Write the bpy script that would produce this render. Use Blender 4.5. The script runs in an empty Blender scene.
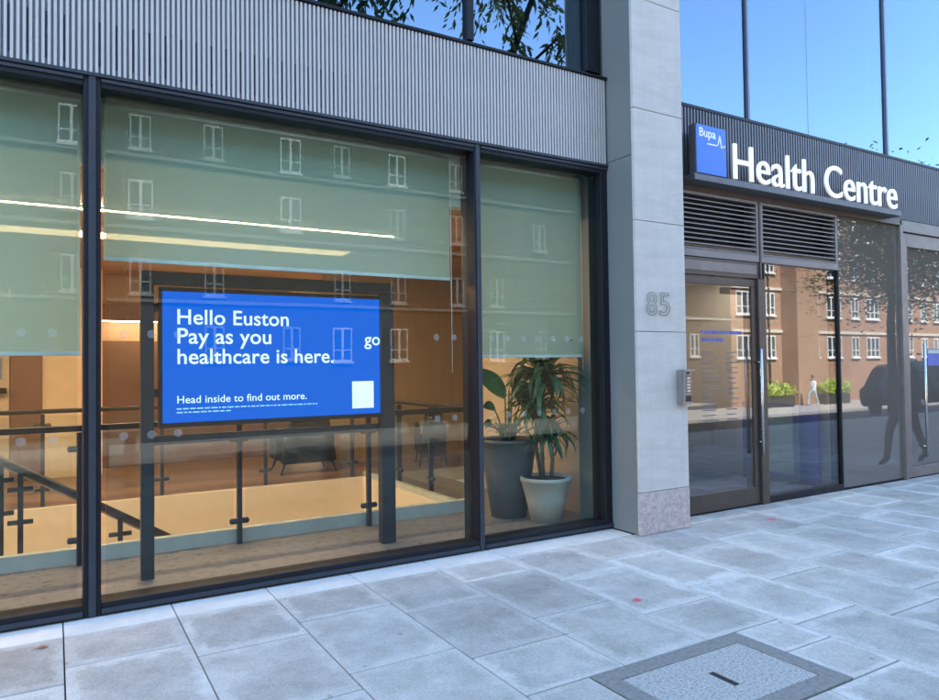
import bpy, bmesh, math, random
from mathutils import Vector, Matrix, Euler
R = math.radians
rnd = random.Random(7)
sc = bpy.context.scene
COL = sc.collection

# ------------------------------------------------------------------ camera, sky, sun, exposure
cam_d = bpy.data.cameras.new('camera'); cam = bpy.data.objects.new('camera', cam_d); COL.objects.link(cam)
sc.camera = cam
YAW, PITCH, ROLL = 0.535645502, 0.0237378694, -0.0129434365
fw = Vector((math.sin(YAW)*math.cos(PITCH), math.cos(YAW)*math.cos(PITCH), math.sin(PITCH)))
rt = Vector((math.cos(YAW), -math.sin(YAW), 0)); up = rt.cross(fw)
r2 = rt*math.cos(ROLL)+up*math.sin(ROLL); u2 = -rt*math.sin(ROLL)+up*math.cos(ROLL)
cam.matrix_world = Matrix(((r2.x, u2.x, -fw.x, 0), (r2.y, u2.y, -fw.y, -5.0587), (r2.z, u2.z, -fw.z, 1.55), (0, 0, 0, 1)))
cam_d.sensor_width = 36; cam_d.lens = 36*698.83/939; cam_d.clip_start = .05; cam_d.clip_end = 5000

SUN_EL, SUN_AZ = R(52), R(-14)                 # azimuth from +Y; the sun stands behind the office building
w = bpy.data.worlds.new('World'); sc.world = w; w.use_nodes = True
nt = w.node_tree; bg = nt.nodes['Background']
sky = nt.nodes.new('ShaderNodeTexSky'); sky.sky_type = 'NISHITA'; sky.sun_disc = False
sky.sun_elevation = SUN_EL; sky.sun_rotation = SUN_AZ; sky.air_density = 1.0; sky.dust_density = 0.1; sky.ozone_density = 1.6
nt.links.new(sky.outputs[0], bg.inputs[0]); bg.inputs[1].default_value = 0.15
sd = bpy.data.lights.new('sun', 'SUN'); sd.energy = 3.6; sd.angle = R(.53); sd.color = (1, .94, .85)
so = bpy.data.objects.new('sun', sd); COL.objects.link(so)
tosun = Vector((math.sin(SUN_AZ)*math.cos(SUN_EL), math.cos(SUN_AZ)*math.cos(SUN_EL), math.sin(SUN_EL)))
so.rotation_euler = tosun.to_track_quat('Z', 'Y').to_euler(); so.location = (0, 20, 60)
vs = sc.view_settings; vs.view_transform = 'Standard'; vs.look = 'None'; vs.gamma = 1; vs.exposure = 3.0
sc.render.engine = 'CYCLES'
cy = sc.cycles; cy.use_denoising = True; cy.denoiser = 'OPENIMAGEDENOISE'; cy.max_bounces = 10; cy.diffuse_bounces = 5
cy.glossy_bounces = 5; cy.transmission_bounces = 8; cy.transparent_max_bounces = 24; cy.sample_clamp_indirect = 6
cy.caustics_reflective = False; cy.caustics_refractive = False

# ------------------------------------------------------------------ materials
M = {}
class N:
    """small node-tree helper"""
    def __init__(s, name):
        s.m = bpy.data.materials.new(name); s.m.use_nodes = True; s.t = s.m.node_tree
        s.b = s.t.nodes['Principled BSDF']; s.out = s.t.nodes['Material Output']; M[name] = s.m
    def n(s, typ, **kw):
        x = s.t.nodes.new('ShaderNode'+typ)
        for k, v in kw.items():
            if k in x.inputs: x.inputs[k].default_value = v
            else: setattr(x, k, v)
        return x
    def l(s, a, b): s.t.links.new(a, b)
    def coord(s, kind='Object'): return s.n('TexCoord').outputs[kind]
    def mapping(s, src, scale=(1, 1, 1), rot=(0, 0, 0)):
        m = s.n('Mapping'); m.inputs['Scale'].default_value = scale; m.inputs['Rotation'].default_value = rot
        s.l(src, m.inputs['Vector']); return m.outputs[0]
    def noise(s, vec, scale, detail=4, rough=.55):
        x = s.n('TexNoise'); x.inputs['Scale'].default_value = scale; x.inputs['Detail'].default_value = detail
        x.inputs['Roughness'].default_value = rough; s.l(vec, x.inputs['Vector']); return x.outputs['Fac']
    def ramp(s, fac, stops):
        x = s.n('ValToRGB'); e = x.color_ramp.elements
        while len(e) > 1: e.remove(e[0])
        e[0].position = stops[0][0]; e[0].color = (*stops[0][1], 1)
        for p, c in stops[1:]:
            q = e.new(p); q.color = (*c, 1)
        s.l(fac, x.inputs[0]); return x.outputs[0]
    def mixc(s, fac, a, b, mode='MIX'):
        x = s.n('Mix', data_type='RGBA', blend_type=mode)
        for sock, v in ((x.inputs[0], fac), (x.inputs[6], a), (x.inputs[7], b)):
            if hasattr(v, 'links'): s.l(v, sock)
            else: sock.default_value = v if not isinstance(v, tuple) else (*v, 1)
        return x.outputs[2]
    def math(s, op, a, b=0.0, c=0.0):
        x = s.n('Math', operation=op)
        for sock, v in zip(x.inputs, (a, b, c)):
            if hasattr(v, 'links'): s.l(v, sock)
            else: sock.default_value = v
        return x.outputs[0]
    def bump(s, h, strength=.2, dist=.01):
        x = s.n('Bump'); x.inputs['Strength'].default_value = strength; x.inputs['Distance'].default_value = dist
        s.l(h, x.inputs['Height']); s.l(x.outputs[0], s.b.inputs['Normal'])
    def color(s, c):
        if hasattr(c, 'links'): s.l(c, s.b.inputs['Base Color'])
        else: s.b.inputs['Base Color'].default_value = (*c, 1)

def plain(name, c, rough=.5, metal=0, var=.12, scale=6, spec=.5, bump=0):
    k = N(name); v = k.noise(k.coord(), scale)
    k.color(k.ramp(v, [(.3, tuple(x*(1-var) for x in c)), (.7, tuple(min(1, x*(1+var)) for x in c))]))
    k.b.inputs['Metallic'].default_value = metal; k.b.inputs['Specular IOR Level'].default_value = spec
    rv = k.noise(k.coord(), scale*3)
    k.l(k.math('MULTIPLY_ADD', rv, .2, max(.02, rough-.1)), k.b.inputs['Roughness'])
    if bump: k.bump(k.noise(k.coord(), scale*12), bump, .004)
    return k.m

def emit(name, c, st, base=(.8, .8, .8)):
    k = N(name); k.color(base); k.b.inputs['Emission Color'].default_value = (*c, 1); k.b.inputs['Emission Strength'].default_value = st
    k.b.inputs['Roughness'].default_value = .4; k.b.inputs['Specular IOR Level'].default_value = .1
    return k.m

def glass(name, tint, f0, rough=0.0, wav=0.0, mir=(.95, .98, 1)):
    """thin architectural glass: tinted see-through plus a Fresnel mirror"""
    k = N(name); k.t.nodes.remove(k.b)
    g = k.n('NewGeometry'); d = k.n('VectorMath', operation='DOT_PRODUCT')
    k.l(g.outputs['Incoming'], d.inputs[0]); k.l(g.outputs['Normal'], d.inputs[1])
    c = k.math('ABSOLUTE', d.outputs['Value']); p = k.math('POWER', k.math('SUBTRACT', 1.0, c), 5.0)
    fac = k.math('MULTIPLY_ADD', p, 1-f0, f0)
    tr = k.n('BsdfTransparent'); tr.inputs[0].default_value = (*tint, 1)
    gl = k.n('BsdfGlossy'); gl.inputs['Roughness'].default_value = rough; gl.inputs['Color'].default_value = (*mir, 1)
    if wav:
        b = k.n('Bump'); b.inputs['Strength'].default_value = wav; b.inputs['Distance'].default_value = .01
        k.l(k.noise(k.coord(), .9, 1), b.inputs['Height']); k.l(b.outputs[0], gl.inputs['Normal'])
    mx = k.n('MixShader'); k.l(fac, mx.inputs[0]); k.l(tr.outputs[0], mx.inputs[1]); k.l(gl.outputs[0], mx.inputs[2])
    k.l(mx.outputs[0], k.out.inputs['Surface'])
    return k.m

glass('shop_glass', (.90, .95, .925), .019, 0, .09)
glass('door_glass', (.76, .78, .79), .095, 0, .03)
glass('upper_glass', (.25, .30, .34), .21, 0, .07, (.62, .82, 1))
glass('rail_glass', (.95, .975, .965), .02)
plain('frame_dark', (.010, .0125, .016), .45, .0, .15, spec=.25)
plain('cap_grey', (.038, .046, .056), .45, .1, spec=.3)
plain('mullion_pale', (.14, .16, .22), .4, .2)
plain('bronze', (.085, .068, .055), .42, .35)
plain('bronze_light', (.20, .175, .155), .45, .3)
plain('louvre_metal', (.21, .19, .175), .45, .25)
plain('black', (.012, .012, .014), .5)
plain('steel', (.55, .54, .52), .25, 1, .05)
plain('steel_dull', (.34, .33, .31), .38, .8)
plain('tray_metal', (.115, .115, .12), .45, .3)
plain('post_metal', (.035, .040, .048), .4, .3)
plain('rail_dark', (.02, .018, .018), .4)
plain('rib_light', (.50, .485, .455), .45, .1, .10, 1.2)
plain('rib_groove', (.25, .245, .235), .55, .1)
plain('rib_dark', (.125, .128, .135), .42, .35, .06, 1.2)
plain('rib_dark_groove', (.045, .047, .05), .5, .2)
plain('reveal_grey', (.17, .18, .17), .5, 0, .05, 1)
plain('bulkhead', (.62, .70, .63), .6)
plain('plaster_warm', (.56, .46, .35), .6, 0, .05)
plain('cream', (.74, .60, .42), .6, 0, .05)
plain('void_wall', (.80, .70, .57), .6, 0, .04)
plain('kerb_stone', (.50, .53, .48), .4, 0, .08)
plain('brown_wall', (.22, .12, .075), .5, 0, .12, 2)
plain('lobby_wall', (.34, .30, .25), .6, 0, .08, 1)
plain('lobby_ceiling', (.45, .43, .40), .7)
plain('carpet_blue', (.10, .12, .18), .95, 0, .12, 20)
plain('white', (.8, .8, .78), .5)
plain('letter_white', (.85, .86, .84), .4)
emit('letter_face', (1, .95, .82), .05, (.85, .85, .82))
plain('sign_blue', (.03, .165, .60), .35, 0, .03)
plain('screen_white', (.85, .85, .85), .4)
emit('screen_blue', (.0, .15, .90), .12, (.0, .01, .04))
emit('screen_text', (.80, .93, .86), .10)
emit('screen_small', (.12, .48, .80), .09)
emit('led_warm', (1, .66, .40), 25)
emit('led_soft', (1, .68, .43), 13)
emit('led_broad', (1, .62, .34), 2.5)
emit('lobby_fill', (1, .86, .68), 8)
emit('led_globe', (1, .68, .35), 1.5)
plain('pot_pale', (.52, .52, .46), .55, 0, .05)
plain('pot_dark', (.10, .105, .105), .5)
plain('soil', (.03, .02, .013), .9, 0, .3, 30)
plain('leaf_banana', (.030, .115, .04), .38, 0, .35, 8)
plain('leaf_dracaena', (.026, .125, .048), .4, 0, .4, 9)
plain('stem_green', (.10, .13, .05), .6)
plain('trunk_tan', (.13, .11, .07), .8, 0, .3, 20)
plain('bark', (.055, .043, .033), .85, 0, .35, 9, bump=.5)
plain('chair_black', (.015, .016, .018), .7)
plain('tarmac', (.055, .056, .06), .85, 0, .15, 2)
plain('ground_mat', (.11, .11, .105), .9, 0, .15, .5)
plain('joint_sand', (.045, .045, .045), .9)
plain('far_paving', (.34, .31, .28), .8, 0, .12, 1.5)
plain('kerb_granite', (.30, .29, .28), .7, 0, .15, 20)
plain('stone_band', (.62, .56, .46), .7, 0, .08, 2)
plain('win_dull', (.50, .50, .48), .5, 0, .03)
plain('win_dim', (.28, .27, .25), .5, 0, .03)
plain('win_white', (.82, .82, .80), .45, 0, .03)
plain('roof_dark', (.07, .068, .07), .8)
plain('skin', (.50, .31, .22), .55)
plain('numeral', (.17, .14, .115), .4, .4)
plain('cover_frame', (.235, .22, .19), .75, 0, .22, 40)
plain('upper_mass', (.42, .43, .44), .6, 0, .06, .3)
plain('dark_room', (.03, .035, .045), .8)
plain('car_black', (.012, .012, .014), .18, 0, .05)
plain('tyre', (.012, .012, .012), .8)
plain('banner_blue', (.025, .03, .30), .5)
plain('gate_green', (.36, .48, .44), .4)
plain('desk_body', (.42, .29, .08), .45)
plain('desk_top', (.60, .64, .66), .4)
plain('red_paint', (.75, .12, .16), .7, 0, .3, 60)
plain('dead_leaf', (.38, .13, .06), .7)
plain('print_blue', (.06, .10, .42), .5)
plain('print_pale', (.16, .165, .155), .6)
plain('hedge_leaf', (.33, .40, .06), .6, 0, .4, 3)
plain('planter', (.05, .045, .04), .7)

k = N('grey_film')                       # tinted, filmed glass of the opaque bays
k.color((.135, .119, .097)); k.b.inputs['Roughness'].default_value = .015; k.b.inputs['Specular IOR Level'].default_value = .5; k.b.inputs['IOR'].default_value = 1.95

def leafmat(name, a, b, tl=.25):
    k = N(name); info = k.n('ObjectInfo'); v = k.noise(k.coord(), 2.3, 3)
    k.color(k.ramp(v, [(.35, a), (.68, b)])); k.b.inputs['Roughness'].default_value = .5
    t = k.n('BsdfTranslucent'); t.inputs[0].default_value = (*[min(1, x*1.6) for x in b], 1)
    mx = k.n('MixShader'); mx.inputs[0].default_value = tl
    k.l(k.b.outputs[0], mx.inputs[1]); k.l(t.outputs[0], mx.inputs[2]); k.l(mx.outputs[0], k.out.inputs['Surface'])
leafmat('tree_leaf', (.035, .08, .03), (.10, .17, .055), .4)
leafmat('tree_leaf_b', (.04, .09, .03), (.20, .20, .04), .4)

def blind():
    k = N('blind_fabric'); c = (.46, .62, .56)
    k.color(c); k.b.inputs['Roughness'].default_value = .85
    t = k.n('BsdfTranslucent'); t.inputs[0].default_value = (.55, .68, .56, 1)
    tr = k.n('BsdfTransparent'); tr.inputs[0].default_value = (.9, .95, .9, 1)
    m1 = k.n('MixShader'); m1.inputs[0].default_value = .5
    k.l(k.b.outputs[0], m1.inputs[1]); k.l(t.outputs[0], m1.inputs[2])
    m2 = k.n('MixShader'); m2.inputs[0].default_value = .21
    k.l(m1.outputs[0], m2.inputs[1]); k.l(tr.outputs[0], m2.inputs[2]); k.l(m2.outputs[0], k.out.inputs['Surface'])
blind()

def paving():
    k = N('slab_stone'); g = k.coord('Generated'); o = k.coord('Object'); info = k.n('ObjectInfo')
    off = k.n('VectorMath', operation='MULTIPLY_ADD'); k.l(info.outputs['Location'], off.inputs[0]); off.inputs[1].default_value = (3.7, 5.1, 2.3)
    k.l(o, off.inputs[2]); v = off.outputs[0]
    sx = k.n('SeparateXYZ'); k.l(g, sx.inputs[0])
    wob = k.math('MULTIPLY_ADD', k.noise(v, 6, 6, .7), .34, -.17)
    def edge(s):
        a = k.math('ABSOLUTE', k.math('SUBTRACT', s, .5)); return k.math('ADD', a, wob)
    e = k.math('MAXIMUM', edge(sx.outputs[0]), edge(sx.outputs[1]))
    em = k.n('MapRange', interpolation_type='SMOOTHSTEP'); em.inputs[1].default_value = .37; em.inputs[2].default_value = .455
    k.l(e, em.inputs[0])
    blot = k.noise(v, 2.6, 7, .68); fine = k.noise(v, 90, 3)
    base = k.ramp(blot, [(.30, (.325, .298, .248)), (.5, (.425, .392, .33)), (.70, (.55, .51, .435))])
    pale = k.ramp(k.noise(v, 7, 4), [(.3, (.50, .467, .395)), (.7, (.65, .61, .525))])
    c = k.mixc(k.math('MULTIPLY', em.outputs[0], k.math('MULTIPLY_ADD', k.math('FRACT', k.math('MULTIPLY', info.outputs['Random'], 7.31)), .6, .35)), base, pale)
    tone = k.math('MULTIPLY_ADD', info.outputs['Random'], .36, .86)
    tn = k.n('CombineColor'); [k.l(tone, tn.inputs[i]) for i in range(3)]
    c = k.mixc(1.0, c, tn.outputs[0], 'MULTIPLY')
    c = k.mixc(.35, c, k.ramp(fine, [(.3, (.25, .25, .25)), (.7, (.75, .75, .75))]), 'OVERLAY')
    spot = k.n('TexVoronoi'); spot.inputs['Scale'].default_value = 4.3; k.l(v, spot.inputs['Vector'])
    sp = k.math('LESS_THAN', k.math('ADD', spot.outputs['Distance'], k.math('MULTIPLY', k.noise(v, 2.2), .12)), .125)
    c = k.mixc(k.math('MULTIPLY', sp, .45), c, (.17, .165, .16))
    k.color(c); k.b.inputs['Roughness'].default_value = .72; k.b.inputs['Specular IOR Level'].default_value = .35
    k.bump(k.math('ADD', fine, k.math('MULTIPLY', blot, 2.0)), .22, .004)
paving()

def pale_strip():
    k = N('strip_stone'); v = k.coord('Object'); info = k.n('ObjectInfo')
    c = k.ramp(k.noise(v, 4, 6, .6), [(.3, (.62, .59, .51)), (.7, (.77, .74, .645))])
    k.color(c); k.b.inputs['Roughness'].default_value = .7; k.bump(k.noise(v, 80), .15, .003)
pale_strip()

def pier_stone():
    k = N('pier_stone'); v = k.coord('Object')
    a = k.noise(k.mapping(v, (1.2, 1.2, 4.5)), 1.6, 6, .6)
    c = k.ramp(a, [(.3, (.48, .455, .395)), (.55, (.56, .532, .465)), (.75, (.60, .57, .50))])
    stk = k.ramp(k.noise(k.mapping(v, (9, 9, .45)), 1.0, 5, .7), [(.42, (.86, .85, .83)), (.58, (1, 1, 1))])
    c = k.mixc(.3, c, stk, 'MULTIPLY')
    k.color(k.mixc(.25, c, k.ramp(k.noise(v, 160, 2), [(.3, (.3, .3, .3)), (.7, (.7, .7, .7))]), 'OVERLAY'))
    k.b.inputs['Roughness'].default_value = .65; k.bump(k.noise(v, 60), .08, .003)
    k = N('granite_pink'); v = k.coord('Object')
    vo = k.n('TexVoronoi'); vo.inputs['Scale'].default_value = 110; k.l(v, vo.inputs['Vector'])
    c = k.mixc(.5, vo.outputs['Color'], k.ramp(k.noise(v, 50, 5), [(.35, (.24, .18, .165)), (.5, (.44, .355, .33)), (.68, (.58, .50, .47))]))
    hs = k.n('HueSaturation'); hs.inputs['Saturation'].default_value = .22; hs.inputs['Value'].default_value = .82; k.l(c, hs.inputs['Color'])
    c = k.mixc(.72, hs.outputs[0], k.ramp(k.noise(v, 26, 6), [(.35, (.36, .265, .23)), (.65, (.60, .48, .42))]))
    k.color(c); k.b.inputs['Roughness'].default_value = .55
pier_stone()

def terrazzo():
    k = N('lobby_terrazzo'); v = k.coord('Object')
    a = k.noise(k.mapping(v, (2, 3.2, 1)), 6, 6, .7)
    c = k.ramp(a, [(.36, (.06, .053, .05)), (.43, (.20, .175, .155)), (.6, (.26, .225, .195)), (.75, (.18, .16, .14))])
    k.color(c); k.b.inputs['Roughness'].default_value = .45
    k = N('concrete_infill'); v = k.coord('Object')
    c = k.ramp(k.noise(v, 75, 3, .8), [(.36, (.11, .105, .095)), (.43, (.38, .36, .31)), (.58, (.47, .445, .39)), (.68, (.62, .595, .53))])
    k.color(c); k.b.inputs['Roughness'].default_value = .8; k.bump(k.noise(v, 90), .5, .004)
    k = N('wood_floor'); v = k.coord('Object')
    c = k.ramp(k.noise(k.mapping(v, (.6, 7, 1)), 2, 4), [(.3, (.22, .125, .065)), (.7, (.36, .22, .12))])
    k.color(c); k.b.inputs['Roughness'].default_value = .35
    k = N('wood_panel'); v = k.coord('Object')
    c = k.ramp(k.noise(k.mapping(v, (5, 5, .35)), 2.2, 4), [(.2, (.44, .31, .19)), (.8, (.52, .37, .23))])
    k.color(c); k.b.inputs['Roughness'].default_value = .45
    k = N('wood_ceiling'); v = k.coord('Object')
    c = k.ramp(k.noise(k.mapping(v, (.4, 6, 1)), 2, 4), [(.3, (.42, .26, .14)), (.7, (.58, .38, .21))])
    k.color(c); k.b.inputs['Roughness'].default_value = .5
terrazzo()

def brick():
    k = N('brick'); v = k.coord('Object')
    m = k.mapping(v, (1, 1, 1), (R(90), 0, 0))
    b = k.n('TexBrick'); b.inputs['Scale'].default_value = 4.4; b.inputs['Color1'].default_value = (.38, .21, .13, 1)
    b.inputs['Color2'].default_value = (.29, .15, .095, 1); b.inputs['Mortar'].default_value = (.36, .29, .23, 1)
    b.inputs['Mortar Size'].default_value = .012; k.l(m, b.inputs['Vector'])
    c = k.mixc(.5, b.outputs[0], k.ramp(k.noise(v, .55, 5), [(.3, (.28, .16, .10)), (.7, (.44, .27, .175))]))
    k.color(c); k.b.inputs['Roughness'].default_value = .85; k.bump(b.outputs['Fac'], -.3, .01)
brick()
def brick_dark():
    k = N('brick_dark'); v = k.coord('Object'); m = k.mapping(v, (1, 1, 1), (R(90), 0, 0))
    b = k.n('TexBrick'); b.inputs['Scale'].default_value = 4.4; b.inputs['Color1'].default_value = (.085, .058, .042, 1)
    b.inputs['Color2'].default_value = (.06, .042, .032, 1); b.inputs['Mortar'].default_value = (.10, .085, .07, 1)
    b.inputs['Mortar Size'].default_value = .012; k.l(m, b.inputs['Vector']); k.color(b.outputs[0]); k.b.inputs['Roughness'].default_value = .9
brick_dark()
plain('stone_grey', (.30, .28, .25), .7, 0, .08, 2)
k = N('house_glass'); k.color((.05, .06, .07)); k.b.inputs['Roughness'].default_value = .06; k.b.inputs['Specular IOR Level'].default_value = .8

# ------------------------------------------------------------------ mesh helpers
def link(name, me, mat=None, parent=None, loc=None, rot=None):
    o = bpy.data.objects.new(name, me)
    if mat is not None and me is not None and not me.materials: me.materials.append(M[mat])
    COL.objects.link(o)
    if parent: o.parent = parent
    if loc is not None: o.location = loc
    if rot is not None: o.rotation_euler = rot
    return o
def from_bm(bm, name='m'):
    bmesh.ops.recalc_face_normals(bm, faces=bm.faces)
    me = bpy.data.meshes.new(name); bm.to_mesh(me); bm.free(); return me
def add_box(bm, x0, x1, y0, y1, z0, z1):
    v = [bm.verts.new(p) for p in ((x0,y0,z0),(x1,y0,z0),(x1,y1,z0),(x0,y1,z0),(x0,y0,z1),(x1,y0,z1),(x1,y1,z1),(x0,y1,z1))]
    for f in ((0,3,2,1),(4,5,6,7),(0,1,5,4),(1,2,6,5),(2,3,7,6),(3,0,4,7)): bm.faces.new([v[i] for i in f])
def boxes(bl, bev=0.0, seg=1):
    bm = bmesh.new()
    for b in bl: add_box(bm, *b)
    if bev: bmesh.ops.bevel(bm, geom=bm.edges[:], offset=bev, segments=seg, affect='EDGES', profile=.5)
    return from_bm(bm)
def box(name, b, mat, parent=None, bev=0.0, seg=1):
    """box centred on its own origin, so that object coordinates and bevels stay local"""
    cx, cy_, cz = (b[0]+b[1])/2, (b[2]+b[3])/2, (b[4]+b[5])/2
    me = boxes([(b[0]-cx, b[1]-cx, b[2]-cy_, b[3]-cy_, b[4]-cz, b[5]-cz)], bev, seg)
    return link(name, me, mat, parent, (cx, cy_, cz))
def ring(bm, c, ax, r, n):
    ax = Vector(ax).normalized(); t = ax.orthogonal().normalized(); b = ax.cross(t)
    return [bm.verts.new(Vector(c)+(t*math.cos(2*math.pi*i/n)+b*math.sin(2*math.pi*i/n))*r) for i in range(n)]
def add_tube(bm, pts, rad, n=8, cap=True):
    pts = [Vector(p) for p in pts]; rr = rad if isinstance(rad, (list, tuple)) else [rad]*len(pts)
    rings = []; ref = None
    for i, p in enumerate(pts):
        a = (pts[min(i+1, len(pts)-1)]-pts[max(i-1, 0)]).normalized()
        if ref is None: ref = a.orthogonal().normalized()
        t = (ref-a*ref.dot(a)).normalized(); b = a.cross(t); ref = t
        rings.append([bm.verts.new(p+(t*math.cos(2*math.pi*j/n)+b*math.sin(2*math.pi*j/n))*rr[i]) for j in range(n)])
    for a, b in zip(rings, rings[1:]):
        for j in range(n): bm.faces.new((a[j], a[(j+1) % n], b[(j+1) % n], b[j]))
    if cap:
        bm.faces.new(rings[0][::-1]); bm.faces.new(rings[-1])
def tube(pts, rad, n=8):
    bm = bmesh.new(); add_tube(bm, pts, rad, n); return from_bm(bm)
def smooth(me):
    for p in me.polygons: p.use_smooth = True
    return me
def lathe(prof, n=32):
    bm = bmesh.new(); rs = []
    for r, z in prof: rs.append([bm.verts.new((r*math.cos(2*math.pi*i/n), r*math.sin(2*math.pi*i/n), z)) for i in range(n)])
    for a, b in zip(rs, rs[1:]):
        for j in range(n): bm.faces.new((a[j], a[(j+1) % n], b[(j+1) % n], b[j]))
    bm.faces.new(rs[0][::-1]); bm.faces.new(rs[-1])
    return smooth(from_bm(bm))
def prism(outline, y0, y1):
    """outline in x,z extruded along y"""
    bm = bmesh.new(); a = [bm.verts.new((x, y0, z)) for x, z in outline]; b = [bm.verts.new((x, y1, z)) for x, z in outline]
    bm.faces.new(a); bm.faces.new(b[::-1]); n = len(a)
    for i in range(n): bm.faces.new((a[i], b[i], b[(i+1) % n], a[(i+1) % n]))
    return from_bm(bm)
def text_mesh(s, width=None, height=None, extrude=.004, bold=0.0, outline=0.0, spacing=1.0):
    """text as a mesh standing in the x-z plane, left end at x=0, baseline z=0, facing -y; fitted to width (m)"""
    cu = bpy.data.curves.new('t', 'FONT'); cu.body = s; cu.size = 1; cu.extrude = 0; cu.offset = bold; cu.space_character = spacing
    cu.resolution_u = 6
    if outline: cu.fill_mode = 'NONE'; cu.bevel_depth = outline; cu.bevel_resolution = 1
    else: cu.extrude = .5
    ob = bpy.data.objects.new('t', cu); COL.objects.link(ob); bpy.context.view_layer.update()
    me = bpy.data.meshes.new_from_object(ob.evaluated_get(bpy.context.evaluated_depsgraph_get()))
    COL.objects.unlink(ob); bpy.data.objects.remove(ob)
    xs = [v.co.x for v in me.vertices]; x0 = min(xs); wd = max(xs)-x0
    ys = [v.co.y for v in me.vertices]
    sx = width/wd; sy = sx if height is None else height/(max(ys)-min(0, 0))
    for v in me.vertices:
        x, y, z = v.co; v.co = ((x-x0)*sx, -z*(2*extrude if not outline else sx), y*sy)
    return me
def islands(me):
    """split a mesh into its loose pieces, ordered by x; pieces that overlap in x are kept together"""
    bm = bmesh.new(); bm.from_mesh(me); bm.verts.ensure_lookup_table()
    seen = set(); groups = []
    for v in bm.verts:
        if v.index in seen: continue
        st = [v]; seen.add(v.index); g = []
        while st:
            q = st.pop(); g.append(q)
            for e in q.link_edges:
                o = e.other_vert(q)
                if o.index not in seen: seen.add(o.index); st.append(o)
        groups.append(g)
    out = []
    for g in sorted(groups, key=lambda g: min(v.co.x for v in g)):
        ids = {v.index for v in g}; m = {}
        nb = bmesh.new()
        for v in g: m[v.index] = nb.verts.new(v.co)
        for f in bm.faces:
            if f.verts[0].index in ids: nb.faces.new([m[v.index] for v in f.verts])
        out.append(from_bm(nb))
    bm.free(); return out
def tag(o, label=None, cat=None, group=None, kind=None):
    for kk, v in (('label', label), ('category', cat), ('group', group), ('kind', kind)):
        if v: o[kk] = v
    return o
def thing(name, label, cat, loc=(0, 0, 0), group=None):
    return tag(link(name, None, loc=loc), label, cat, group)
def struct(name, me, mat, label=None, loc=None):
    return tag(link(name, me, mat, loc=loc), label, kind='structure')

# ================================================================== SETTING: ground, road, pavements
def sheet(quads):
    bm = bmesh.new()
    for q in quads: bm.faces.new([bm.verts.new(p) for p in q])
    return from_bm(bm)
B = 3000
struct('ground', sheet([[(-B,-B,-1.3),(B,-B,-1.3),(B,-22,-1.3),(-B,-22,-1.3)], [(-B,-22,-1.3),(-60,-22,-1.3),(-60,B,-1.3),(-B,B,-1.3)],
                        [(110,-22,-1.3),(B,-22,-1.3),(B,B,-1.3),(110,B,-1.3)], [(-60,26,-1.3),(110,26,-1.3),(110,B,-1.3),(-60,B,-1.3)]]), 'ground_mat')
struct('road', sheet([[(-60,-17,-1.12),(110,-17,-1.12),(110,-6.15,-.13),(-60,-6.15,-.13)]]), 'tarmac', 'dark tarmac road sloping away across the street')
fp = struct('far_pavement', boxes([(-60, 110, -22.2, -17.3, -1.29, -1.0)]), 'far_paving', 'sunlit pavement on the far side of the street')
kb = box('kerb', (-60, 110, -17.3, -17.0, -1.3, -.995), 'kerb_granite', fp)
# near pavement: bed sheet with individual slabs on it
pv = struct('pavement', sheet([[(-60,-6.0,-.03),(110,-6.0,-.03),(110,.1,-.03),(-60,.1,-.03)]]), 'joint_sand', 'blue-grey stone slab pavement in front of the glass shopfront')
# (the shopfront stands on y = 0)
box('kerb', (-60, 110, -6.15, -6.0, -.4, .0), 'kerb_granite', pv)
def slab(name, x0, x1, y0, y1, mat, top=0.0):
    g = .0035; gy = .007
    o = box(name, (x0+g, x1-g, y0+gy, y1-gy, -.028, top), mat, pv, .0035)
    return o
PX0, PW = 0.045, 0.6215
COVER = (2.29, 3.37, -3.03, -2.33)
slabs = []
for c in range(-4, 19):
    x0 = PX0+PW*c; x1 = x0+PW
    ys = [-.29]
    y = (-.81 if c % 2 == 0 else -1.0) + rnd.uniform(-.03, .03)
    if c == 4: y = -.68
    while y > -5.9:
        ys.append(y); y -= .83+rnd.uniform(-.02, .02)
    ys.append(-5.995)
    if ys[-2]-ys[-1] < .2: ys.pop(-2)
    front = 0
    for a, b in zip(ys, ys[1:]):
        # slabs cut round the access cover
        if x1 > COVER[0] and x0 < COVER[1] and b < COVER[3] and a > COVER[2]:
            if a > COVER[3]+.05: slab('paving_slab', x0, x1, COVER[3]+.004, a, 'slab_stone')
            if b < COVER[2]-.05: slab('paving_slab', x0, x1, b, COVER[2]-.004, 'slab_stone')
            lo, hi = max(b, COVER[2]-.004), min(a, COVER[3]+.004)
            if x0 < COVER[0]-.05: slab('paving_slab', x0, COVER[0]-.004, lo, hi, 'slab_stone')
            if x1 > COVER[1]+.05: slab('paving_slab', COVER[1]+.004, x1, lo, hi, 'slab_stone')
            continue
        slabs.append(slab('paving_slab', x0, x1, b, a, 'slab_stone', rnd.uniform(-.0015, .0015)))
    # pale threshold strip against the facade
    if x1 < 4.56 or x0 > 5.18:
        yb = .02 if x0 < 5 else -.06
        slab('threshold_slab', x0, x1, -.29, yb, 'strip_stone' if x0 < 4.6 else 'slab_stone')
    elif x0 < 4.56:
        slab('threshold_slab', x0, 4.545, -.29, .02, 'strip_stone')
        if x1 > 5.19: slab('threshold_slab', 5.185, x1, -.29, -.06, 'slab_stone')
    elif x1 > 5.185: slab('threshold_slab', 5.185, x1, -.29, -.06, 'slab_stone')
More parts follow.
